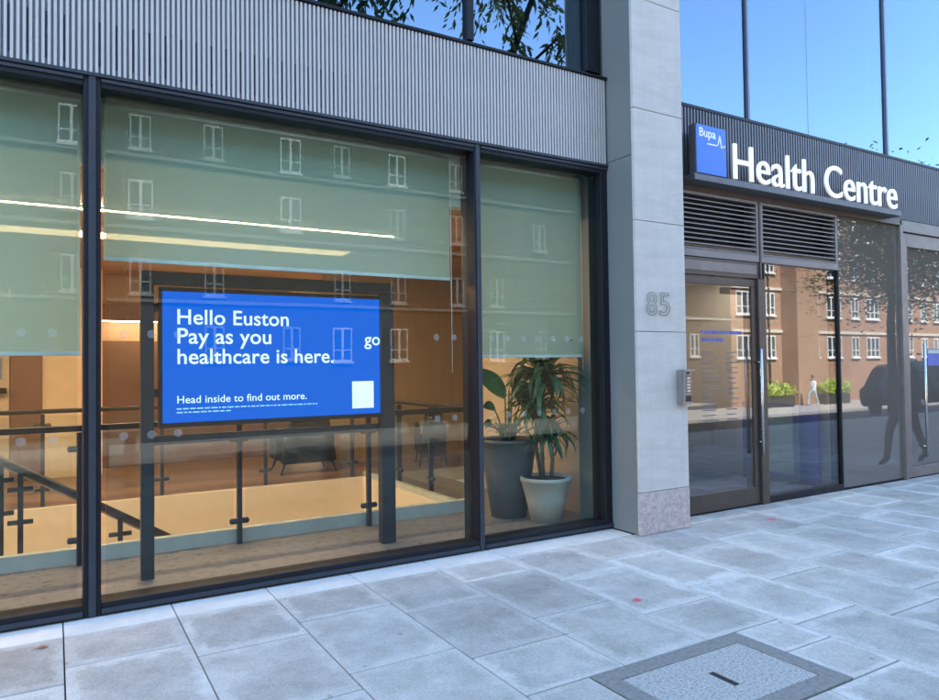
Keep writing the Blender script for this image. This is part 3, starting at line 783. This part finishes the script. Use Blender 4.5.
# --- lobby behind the entrance door
struct('floor', boxes([(4.92, 12.4, -.014, 2.74, -.2, .001)]), 'carpet_blue', 'blue-grey carpet inside the entrance')
struct('ceiling', boxes([(4.92, 12.4, -.012, 2.74, 2.72, 2.8)]), 'lobby_ceiling')
struct('wall_lobby', boxes([(4.92, 12.4, 2.60, 2.74, .001, 2.718), (8.22, 8.30, .0, 2.59, .002, 2.717)]), 'lobby_wall')
rd = thing('reception_desk', 'low rounded desk with a pale top behind the entrance door', 'desk', (7.0, 1.75, 0))
def stadium(x0, x1, hw, z0, z1, mat, nm):
    bm = bmesh.new(); ol = [(x0, -hw), (x1, -hw)]+[(x1+hw*math.sin(a), -hw*math.cos(a)) for a in [math.pi*i/12 for i in range(1, 12)]]+[(x1, hw), (x0, hw)]
    a = [bm.verts.new((x, y, z0)) for x, y in ol]; b = [bm.verts.new((x, y, z1)) for x, y in ol]
    bm.faces.new(a[::-1]); bm.faces.new(b)
    for i in range(len(ol)): bm.faces.new((a[i], a[(i+1) % len(ol)], b[(i+1) % len(ol)], b[i]))
    link(nm, from_bm(bm), mat, rd)
stadium(-1.2, .62, .30, .45, .93, 'desk_body', 'body'); stadium(-1.2, .64, .34, .931, .985, 'desk_top', 'top')
stadium(-1.1, .4, .14, .003, .449, 'desk_body', 'base')
bp = thing('banner_panel', 'deep blue panel standing behind the side window', 'banner', (8.14, .75, 0))
link('panel', boxes([(-.03, .03, -.55, .55, .05, 1.02)]), 'banner_blue', bp); link('foot', boxes([(-.10, .075, -.5, .5, .0015, .049)]), 'black', bp)
gt = thing('access_gate', 'slim pale glass gate post inside the entrance', 'gate', (7.98, .95, 0))
link('post', boxes([(-.03, .03, -.03, .03, .0015, 1.0)], .004), 'post_metal', gt); link('wing', boxes([(-.012, .012, -.5, -.031, .15, .98)], .004), 'gate_green', gt)
for z in (.3, .8): link('hinge', boxes([(-.045, .045, -.045, -.0305, z, z+.07)]), 'black', gt)
linear_light('added fill strip light on the lobby ceiling', 1.5, 5.4, 8.0, .05, 'lobby_fill', 2.715)  # lamp added to brighten the lobby behind the door

# ================================================================== SIGN, NUMBER, INTERCOM, COVER
sg = thing('shop_sign', 'projecting shop sign with blue square emblem and white letters on a grey tray', 'sign', (5.5, -.25, 3.44))
link('tray', boxes([(.0, 3.79, .0, .21, -.045, .022)], .004), 'tray_metal', sg)
sq = link('emblem_box', boxes([(.02, .475, .0, .09, .024, .525)], .005, 2), 'tray_metal', sg)
link('blue_face', boxes([(.024, .471, -.006, -.0005, .028, .521)], .003), 'sign_blue', sq)
me = text_mesh('Bupa', .245, None, .001, .022); link('emblem_text', me, 'letter_white', sq, (.065, -.0078, .402))
pts = [(.185, .335), (.325, .335), (.345, .352), (.372, .455), (.395, .30), (.412, .355), (.425, .325), (.447, .345)]
bm = bmesh.new()
for (xa, za), (xb, zb) in zip(pts, pts[1:]):
    d = Vector((xb-xa, 0, zb-za)); nn = Vector((-d.z, 0, d.x)).normalized()*.0075; e = d.normalized()*.004
    f = [Vector((xa, 0, za))-e+nn, Vector((xa, 0, za))-e-nn, Vector((xb, 0, zb))+e-nn, Vector((xb, 0, zb))+e+nn]
    a = [bm.verts.new(v+Vector((0, -.0085, 0))) for v in f]; b = [bm.verts.new(v+Vector((0, -.0063, 0))) for v in f]
    bm.faces.new(a); bm.faces.new(b[::-1])
    for i in range(4): bm.faces.new((a[i], b[i], b[(i+1) % 4], a[(i+1) % 4]))
link('pulse_line', from_bm(bm), 'letter_white', sq)
for me in islands(text_mesh('Health Centre', 3.13, None, .011, 0.0, 0, 1.0)):
    o = link('letter', me, 'letter_face', sg, (.62, .03, .045))
hn = thing('house_number', 'outlined metal numerals 85 on the stone pier', 'number', (4.655, -.40, 2.005))
for ch, x in (('8', 0), ('5', .165)):
    link('digit', smooth(text_mesh(ch, .135, .21, .01, 0, .010)), 'numeral', hn, (x, 0, 0))
ic = thing('intercom', 'grey metal intercom box on the corner of the stone pier', 'intercom', (5.10, -.385, 1.33))
bm = bmesh.new(); add_box(bm, -.065, .065, -.075, -.001, -.165, .165)
bmesh.ops.bevel(bm, geom=bm.edges[:], offset=.008, segments=2, affect='EDGES'); link('housing', from_bm(bm), 'steel_dull', ic)
link('hood', boxes([(-.07, .07, -.115, -.0755, .150, .165), (-.07, -.062, -.110, -.0755, -.12, .1495)], .003), 'steel_dull', ic)
link('key_plate', boxes([(-.03, .05, -.0785, -.0752, -.06, .115)], .001), 'bronze_light', ic)
for i in range(5): link('button', boxes([(-.012, .032, -.082, -.0787, -.045+i*.03, -.028+i*.03)], .001), 'steel', ic)
link('reader', boxes([(-.03, .05, -.0795, -.0752, -.135, -.075)], .002), 'black', ic)
link('lens', boxes([(-.008, .028, -.081, -.0752, .122, .142)], .003), 'black', ic)

cv = thing('access_cover', 'recessed pavement cover with dark frame and speckled concrete infill', 'cover', ((COVER[0]+COVER[1])/2, (COVER[2]+COVER[3])/2, 0))
hx, hy, b_ = (COVER[1]-COVER[0])/2-.002, (COVER[3]-COVER[2])/2-.002, .105
link('frame', boxes([(-hx, hx, -hy, -hy+b_, -.027, .0025), (-hx, hx, hy-b_, hy, -.027, .0025), (-hx, -hx+b_, -hy+b_+.0005, hy-b_-.0005, -.027, .0025), (hx-b_, hx, -hy+b_+.0005, hy-b_-.0005, -.027, .0025)], .002), 'cover_frame', cv)
link('infill', boxes([(-hx+b_+.006, hx-b_-.006, -hy+b_+.006, hy-b_-.006, -.027, .001)], .002), 'concrete_infill', cv)
link('lifting_slot', boxes([(-.018, .018, -.10, .06, .0005, .0022)]), 'black', cv)
fl = thing('fallen_leaf', 'small dry reddish leaf lying on the paving by the left window', 'leaf', (-.085, -.42, .004))
lm_ = leaf_mesh(.062, .03, 5, .15, .1, 'blade'); o = link('blade', lm_, 'dead_leaf', fl); o.rotation_euler = (0, 0, R(10))
link('stalk', tube([(0, 0, .002), (-.02, -.004, .002)], .001, 5), 'dead_leaf', fl)
def blot(x, y, r, seed):
    q = random.Random(seed); bm = bmesh.new()
    vs_ = [bm.verts.new((x+r*q.uniform(.6, 1.1)*math.cos(a), y+r*q.uniform(.6, 1.1)*math.sin(a), .0028)) for a in [2*math.pi*i/12 for i in range(12)]]
    bm.faces.new(vs_); link('paint_mark', from_bm(bm), 'red_paint', pv)
blot(3.30, -1.62, .035, 1); blot(6.10, -.60, .05, 2)

# ================================================================== ACROSS THE STREET (seen in the glass)
WY = -22.0
ab = thing('brick_apartment_building', 'sunlit red brick flats with white windows reflected in the glass', 'building', (0, WY, -1.0))
def wallpart(x0, x1, y, h): link('wall', boxes([(x0, x1, -9, y, -.2, h)]), 'brick', ab)
HB, XS = 12.9, 33.6
wallpart(XS, 38.2, .0, HB); wallpart(38.205, 40.3, 1.1, HB+.4); wallpart(40.305, 100, 0, HB)
for z in (4.36, 6.94, 9.52, 12.1):
    for x0, x1 in ((XS, 38.2), (40.31, 100)): link('string_course', boxes([(x0, x1, .001, .10, z, z+.17)]), 'stone_band', ab)
link('roof', boxes([(XS, 100.3, -9.2, .25, HB, HB+.22)]), 'roof_dark', ab)
db = thing('brown_brick_building', 'dark brown brick flats with narrow white windows faintly reflected in the shop windows', 'building', (0, WY, -1.0))
link('wall', boxes([(-30, XS-.01, -9, 0, -.2, HB-.3)]), 'brick_dark', db)
link('roof', boxes([(-30.3, XS-.01, -9.2, .2, HB-.3, HB-.1)]), 'roof_dark', db)
for z in (5.0, 7.55, 10.1): link('string_course', boxes([(-30, XS-.01, .001, .09, z, z+.12)]), 'stone_grey', db)
def win_meshes(wd, h, n):
    f = [(-wd/2, wd/2, -.02, .06, 0, .07), (-wd/2, wd/2, -.02, .06, h-.07, h), (-wd/2-.06, wd/2+.06, .0, .13, -.09, -.002)]
    for i in range(n+1):
        x = -wd/2+wd*i/n; f.append((max(-wd/2, x-.045), min(wd/2, x+.045), -.018, .058, .071, h-.071))
    for i in range(n): f.append((-wd/2+wd*i/n+.05, -wd/2+wd*(i+1)/n-.05, -.012, .05, h*.32, h*.32+.05))
    return boxes(f), boxes([(-wd/2+.02, wd/2-.02, .003, .012, .02, h-.02)])
wm = [win_meshes(1.5, 1.35, 3), win_meshes(.8, 1.35, 2), win_meshes(.68, 1.25, 2)]
for zt in (4.24, 6.82, 9.40, 11.98):
    x, i = XS+1.2, 0
    while x < 80:
        kk = i % 2
        if not (37.3 < x < 41.2):
            f = link('window', wm[kk][0], 'win_white', ab, (x, .002, zt-1.40)); link('window_pane', wm[kk][1], 'house_glass', f)
        x += 2.35 if kk == 0 else 2.05
        i += 1
q4 = random.Random(31)
for zt in (4.25, 6.6, 9.35, 11.7):
    x, i = -24.9, 0
    while x < XS-1:
        if q4.random() > .22:
            kk = 2 if q4.random() < .7 else 1
            f = link('window', wm[kk][0], 'win_dull' if q4.random() < .6 else 'win_dim', db, (x, .002, zt-1.3-(kk == 1)*.1)); link('window_pane', wm[kk][1], 'house_glass', f)
        x += (2.9, 2.1, 2.5)[i % 3]; i += 1
for x in (36.9, 52): link('drainpipe', tube([(x, .1, 0), (x, .1, HB-.05)], .06, 8), 'black', ab)
# a quieter block further along
# trees
def tree(label, x, y, z0, H, crown_c, crown_r, n, mat, seed, trunk_r=.13, lean=0, droop=.6, leaf=.16, nb=18):
    q = random.Random(seed); t = thing('street_tree', label, 'tree', (x, y, z0), 'street trees')
    bm = bmesh.new(); tips = []
    fork = crown_c[2]-crown_r[2]*.75
    top = Vector((crown_c[0], crown_c[1], crown_c[2]+crown_r[2]*.7))
    add_tube(bm, [(0, 0, -.1), (0, 0, fork*.45), (0, 0, fork*.88), (crown_c[0]*.6, crown_c[1]*.6, fork*1.08), (crown_c[0]*.9, crown_c[1]*.9, (fork+top.z)/2), top], [trunk_r*1.25, trunk_r, trunk_r*.9, trunk_r*.7, trunk_r*.5, .02], 9)
    for i in range(nb):
        zz = fork+(top.z-fork)*(i/nb)**.9*.9; s = (zz-fork)/max(.01, top.z-fork)
        b0 = Vector((crown_c[0]*(.6+.35*s), crown_c[1]*(.6+.35*s), zz)); az = i*2.4+q.uniform(-.4, .4)
        L = (1-.55*s)*q.uniform(.7, 1.0); d = Vector((math.cos(az)*crown_r[0]*L, math.sin(az)*crown_r[1]*L, crown_r[2]*q.uniform(.15, .5)))
        e = b0+d; m = b0+d*.5+Vector((0, 0, .25))
        rb = trunk_r*.42*(1-.5*s); add_tube(bm, [b0, m, e], [rb, rb*.6, .012], 6); tips += [m, e, b0+d*.75]
        for kx in range(3):
            a2 = az+q.uniform(-1.1, 1.1); e2 = m+Vector((math.cos(a2)*crown_r[0]*.45, math.sin(a2)*crown_r[1]*.45, q.uniform(-.1, .6)))
            add_tube(bm, [m, (m+e2)/2+Vector((0, 0, .12)), e2], [rb*.5, rb*.35, .008], 5); tips += [e2, (m+e2)/2]
    link('trunk', smooth(from_bm(bm)), 'bark', t)
    verts, faces = [], []
    clumps = tips+[Vector(crown_c)+Vector((q.gauss(0, .42)*crown_r[0], q.gauss(0, .42)*crown_r[1], q.gauss(0, .42)*crown_r[2])) for _ in range(len(tips)//3)]
    def leaf_at(p, az, el, L):
        d = Vector((math.cos(az)*math.cos(el), math.sin(az)*math.cos(el), math.sin(el)))
        sd_ = d.cross(Vector((q.uniform(-1, 1), q.uniform(-1, 1), q.uniform(-1, 1)))).normalized(); W = L*.17
        b = len(verts); verts.extend([p, p+d*L*.45+sd_*W, p+d*L, p+d*L*.45-sd_*W]); faces.append((b, b+1, b+2, b+3))
    per = max(1, n//len(clumps))
    for c in clumps:
        sr = q.uniform(.18, .42)*min(crown_r)*.8
        if droop > .8:                                     # hanging sprays: leaves along drooping twigs
            left = per
            while left > 0:
                p = c+Vector((q.gauss(0, sr), q.gauss(0, sr), q.gauss(.1, sr*.5))); az = q.uniform(0, 6.28); m_ = q.randint(14, 30)
                for a_ in range(m_):
                    t_ = a_/m_; pp = p+Vector((math.cos(az)*.45*t_, math.sin(az)*.45*t_, .10*t_-.95*t_*t_))
                    leaf_at(pp, az+q.uniform(-1.5, 1.5), -.5-.8*q.random(), leaf*q.uniform(.7, 1.4))
                left -= m_
        else:
            for _ in range(per):
                p = c+Vector((q.gauss(0, sr), q.gauss(0, sr), q.gauss(-.1*droop, sr*.75)))
                leaf_at(p, q.uniform(0, 6.28), -droop*q.uniform(.2, 1.5)+q.uniform(-.3, .3), leaf*q.uniform(.7, 1.4))
    me = bpy.data.meshes.new('crown'); me.from_pydata([tuple(v) for v in verts], [], faces)
    link('crown', me, mat, t)
    return t
tree('dark leafy street tree reflected in the grey glass panel', 21.6, -6.6, -.15, 7.6, (.1, 0, 4.9), (2.6, 2.2, 2.2), 17000, 'tree_leaf', 21, .13, 0, .4, .14)
tree('dense drooping tree reflected in the upper left windows', 0.48, -6.55, -.2, 13, (3.6, .0, 10.4), (3.4, 1.6, 3.4), 11000, 'tree_leaf', 22, .17, 0, 1.0, .17, 13)
tree('sparse drooping tree reflected in the upper window beside the pier', 7.05, -6.55, -.2, 12, (1.9, .0, 9.8), (1.9, 1.4, 2.8), 2300, 'tree_leaf_b', 23, .11, 0, 1.0, .17, 7)
# planters
def planter(label, x0, x1, seed):
    q = random.Random(seed); t = thing('planter', label, 'planter', ((x0+x1)/2, -20.6, -1.0), 'planters before the brick flats'); hw = (x1-x0)/2
    link('trough', boxes([(-hw, hw, -.3, .3, 0, .62)], .02), 'planter', t)
    verts, faces = [], []
    for _ in range(900):
        p = Vector((q.uniform(-hw, hw), q.uniform(-.35, .35), .6+abs(q.gauss(0, .28)))); az = q.uniform(0, 6.28); el = q.uniform(.1, 1.4)
        d = Vector((math.cos(az)*math.cos(el), math.sin(az)*math.cos(el), math.sin(el))); s = d.orthogonal().normalized()
        L = q.uniform(.18, .4); b = len(verts); verts += [p, p+d*L*.5+s*L*.14, p+d*L, p+d*L*.5-s*L*.14]; faces.append((b, b+1, b+2, b+3))
    me = bpy.data.meshes.new('shrub'); me.from_pydata([tuple(v) for v in verts], [], faces); link('shrub', me, 'hedge_leaf', t)
planter('planter of yellow-green shrubs, left in the side window reflection', 34.0, 36.9, 1)
planter('planter of yellow-green shrubs, right in the side window reflection', 40.0, 42.4, 2)
# people: one continuous skinned body each
def person(label, loc, rz, cols, stride=.33, arm=.25):
    t = thing('person', label, 'person', loc); t.rotation_euler = (0, 0, rz)
    V, E_, Rr = [], [], []
    def v(p, r, frm=None):
        V.append(p); Rr.append(r)
        if frm is not None: E_.append((frm, len(V)-1))
        return len(V)-1
    pel = v((0, 0, .95), (.15, .115)); ab_ = v((0, 0, 1.08), (.135, .10), pel); ch = v((.01, 0, 1.28), (.165, .115), ab_); nk = v((.01, 0, 1.46), (.06, .06), ch)
    hd = v((.03, 0, 1.58), (.075, .09), nk); tp = v((.03, 0, 1.72), (.06, .075), hd); v((.125, 0, 1.60), (.014, .012), hd)
    for s in (-1, 1):
        f = s*stride
        hp = v((0, s*.09, .90), (.088, .09), pel); kn = v((f*.62+.05, s*.095, .50), (.06, .062), hp); an = v((f-.02 if f > 0 else f-.05, s*.095, .10 if f > 0 else .16), (.042, .045), kn)
        v((f+.17, s*.10, .045 if f > 0 else .05), (.036, .03), an)
        shd = v((0, s*.175, 1.40), (.062, .06), ch); el = v((-s*arm*.6-.02, s*.235, 1.13), (.044, .045), shd); wr = v((-s*arm+.08, s*.225, .92), (.03, .03), el)
        pa = v((-s*arm+.105, s*.22, .85), (.034, .018), wr)
        for i in range(4): 
            kf = v((-s*arm+.09+.02*i, s*.215, .79-.004*abs(i-1.5)), (.009, .009), pa); v((-s*arm+.10+.02*i, s*.20, .75), (.008, .008), kf)
        v((-s*arm+.15, s*.205, .83), (.0095, .0095), pa)
    me = bpy.data.meshes.new('body'); me.from_pydata(V, E_, [])
    o = link('body', me, None, t); o.modifiers.new('skin', 'SKIN')
    for i, sv in enumerate(me.skin_vertices[0].data):
        sv.radius = Rr[i]; sv.use_root = (i == 0)
    su = o.modifiers.new('sub', 'SUBSURF'); su.levels = 1; su.render_levels = 2
    k = N('clothes_'+cols[0]); sx = k.n('SeparateXYZ'); k.l(k.coord('Object'), sx.inputs[0])
    r = k.ramp(k.math('MULTIPLY', sx.outputs[2], .5), [(0, (.02, .02, .02)), (.05, cols[2]), (.475, cols[1]), (.725, (.46, .29, .21))]); r.node.color_ramp.interpolation = 'CONSTANT'
    k.color(r); k.b.inputs['Roughness'].default_value = .8; me.materials.append(k.m)
    h = link('hair', lathe([(.001, .125), (.06, .11), (.092, .06), (.098, .0), (.085, -.06), (.05, -.075), (.001, -.05)], 18), 'bark', t, (.01, 0, 1.665))
    h.scale = (1.02, .9, .95)
    return t
person('person in white and pale blue walking past the brick flats', (38.2, -20.0, -.985), R(180), ('a', (.80, .82, .84), (.42, .60, .66)))
person('person in dark clothes walking past the right hand door', (10.95, -.72, .004), R(180), ('b', (.075, .075, .08), (.06, .062, .07)), .38)
# taxi standing on the road, a dark shape in the grey panel
tx = thing('taxi', 'black taxi on the road reflected in the grey glass panel', 'car', (27.6, -8.9, -.38))
tx.rotation_euler = (R(5.2), 0, 0)
sec = [(-2.2, .35), (-2.28, .7), (-2.2, 1.02), (-1.9, 1.12), (-1.45, 1.72), (-1.15, 1.86), (.2, 1.90), (.55, 1.82), (1.15, 1.18), (2.05, 1.02), (2.25, .8), (2.28, .35)]
bm = bmesh.new(); from_ = prism(sec, -.86, .86); bm.from_mesh(from_)
for vv in bm.verts:
    if vv.co.z > 1.2: vv.co.y *= .86
bmesh.ops.bevel(bm, geom=bm.edges[:], offset=.06, segments=2, affect='EDGES')
link('body', smooth(from_bm(bm)), 'car_black', tx)
for s in (-1, 1):
    bm = bmesh.new()
    for ol in ([(-1.30, 1.15), (-1.22, 1.62), (-.75, 1.68), (-.75, 1.15)], [(-.68, 1.15), (-.68, 1.68), (-.05, 1.70), (-.05, 1.15)], [(.02, 1.15), (.02, 1.70), (.35, 1.66), (.85, 1.15)]):
        a = [bm.verts.new((x, s*(.875-.10*(z-1.15)/.55), z)) for x, z in ol]; b = [bm.verts.new((x, s*(.80-.10*(z-1.15)/.55), z)) for x, z in ol]
        bm.faces.new(a); bm.faces.new(b[::-1])
        for i in range(4): bm.faces.new((a[i], b[i], b[(i+1) % 4], a[(i+1) % 4]))
    link('window', from_bm(bm), 'house_glass', tx)
    for x in (-1.4, 1.45):
        wq = link('wheel', smooth(tube([(x, s*.70, .33), (x, s*.72, .33), (x, s*.87, .33), (x, s*.885, .33)], [.27, .33, .33, .27], 20)), 'tyre', tx)
        link('rim', smooth(tube([(x, s*.80, .33), (x, s*.895, .33)], [.2, .17], 16)), 'steel_dull', wq)
link('roof_sign', boxes([(-.25, -.05, -.25, .25, 1.885, 1.99)], .02), 'letter_white', tx)
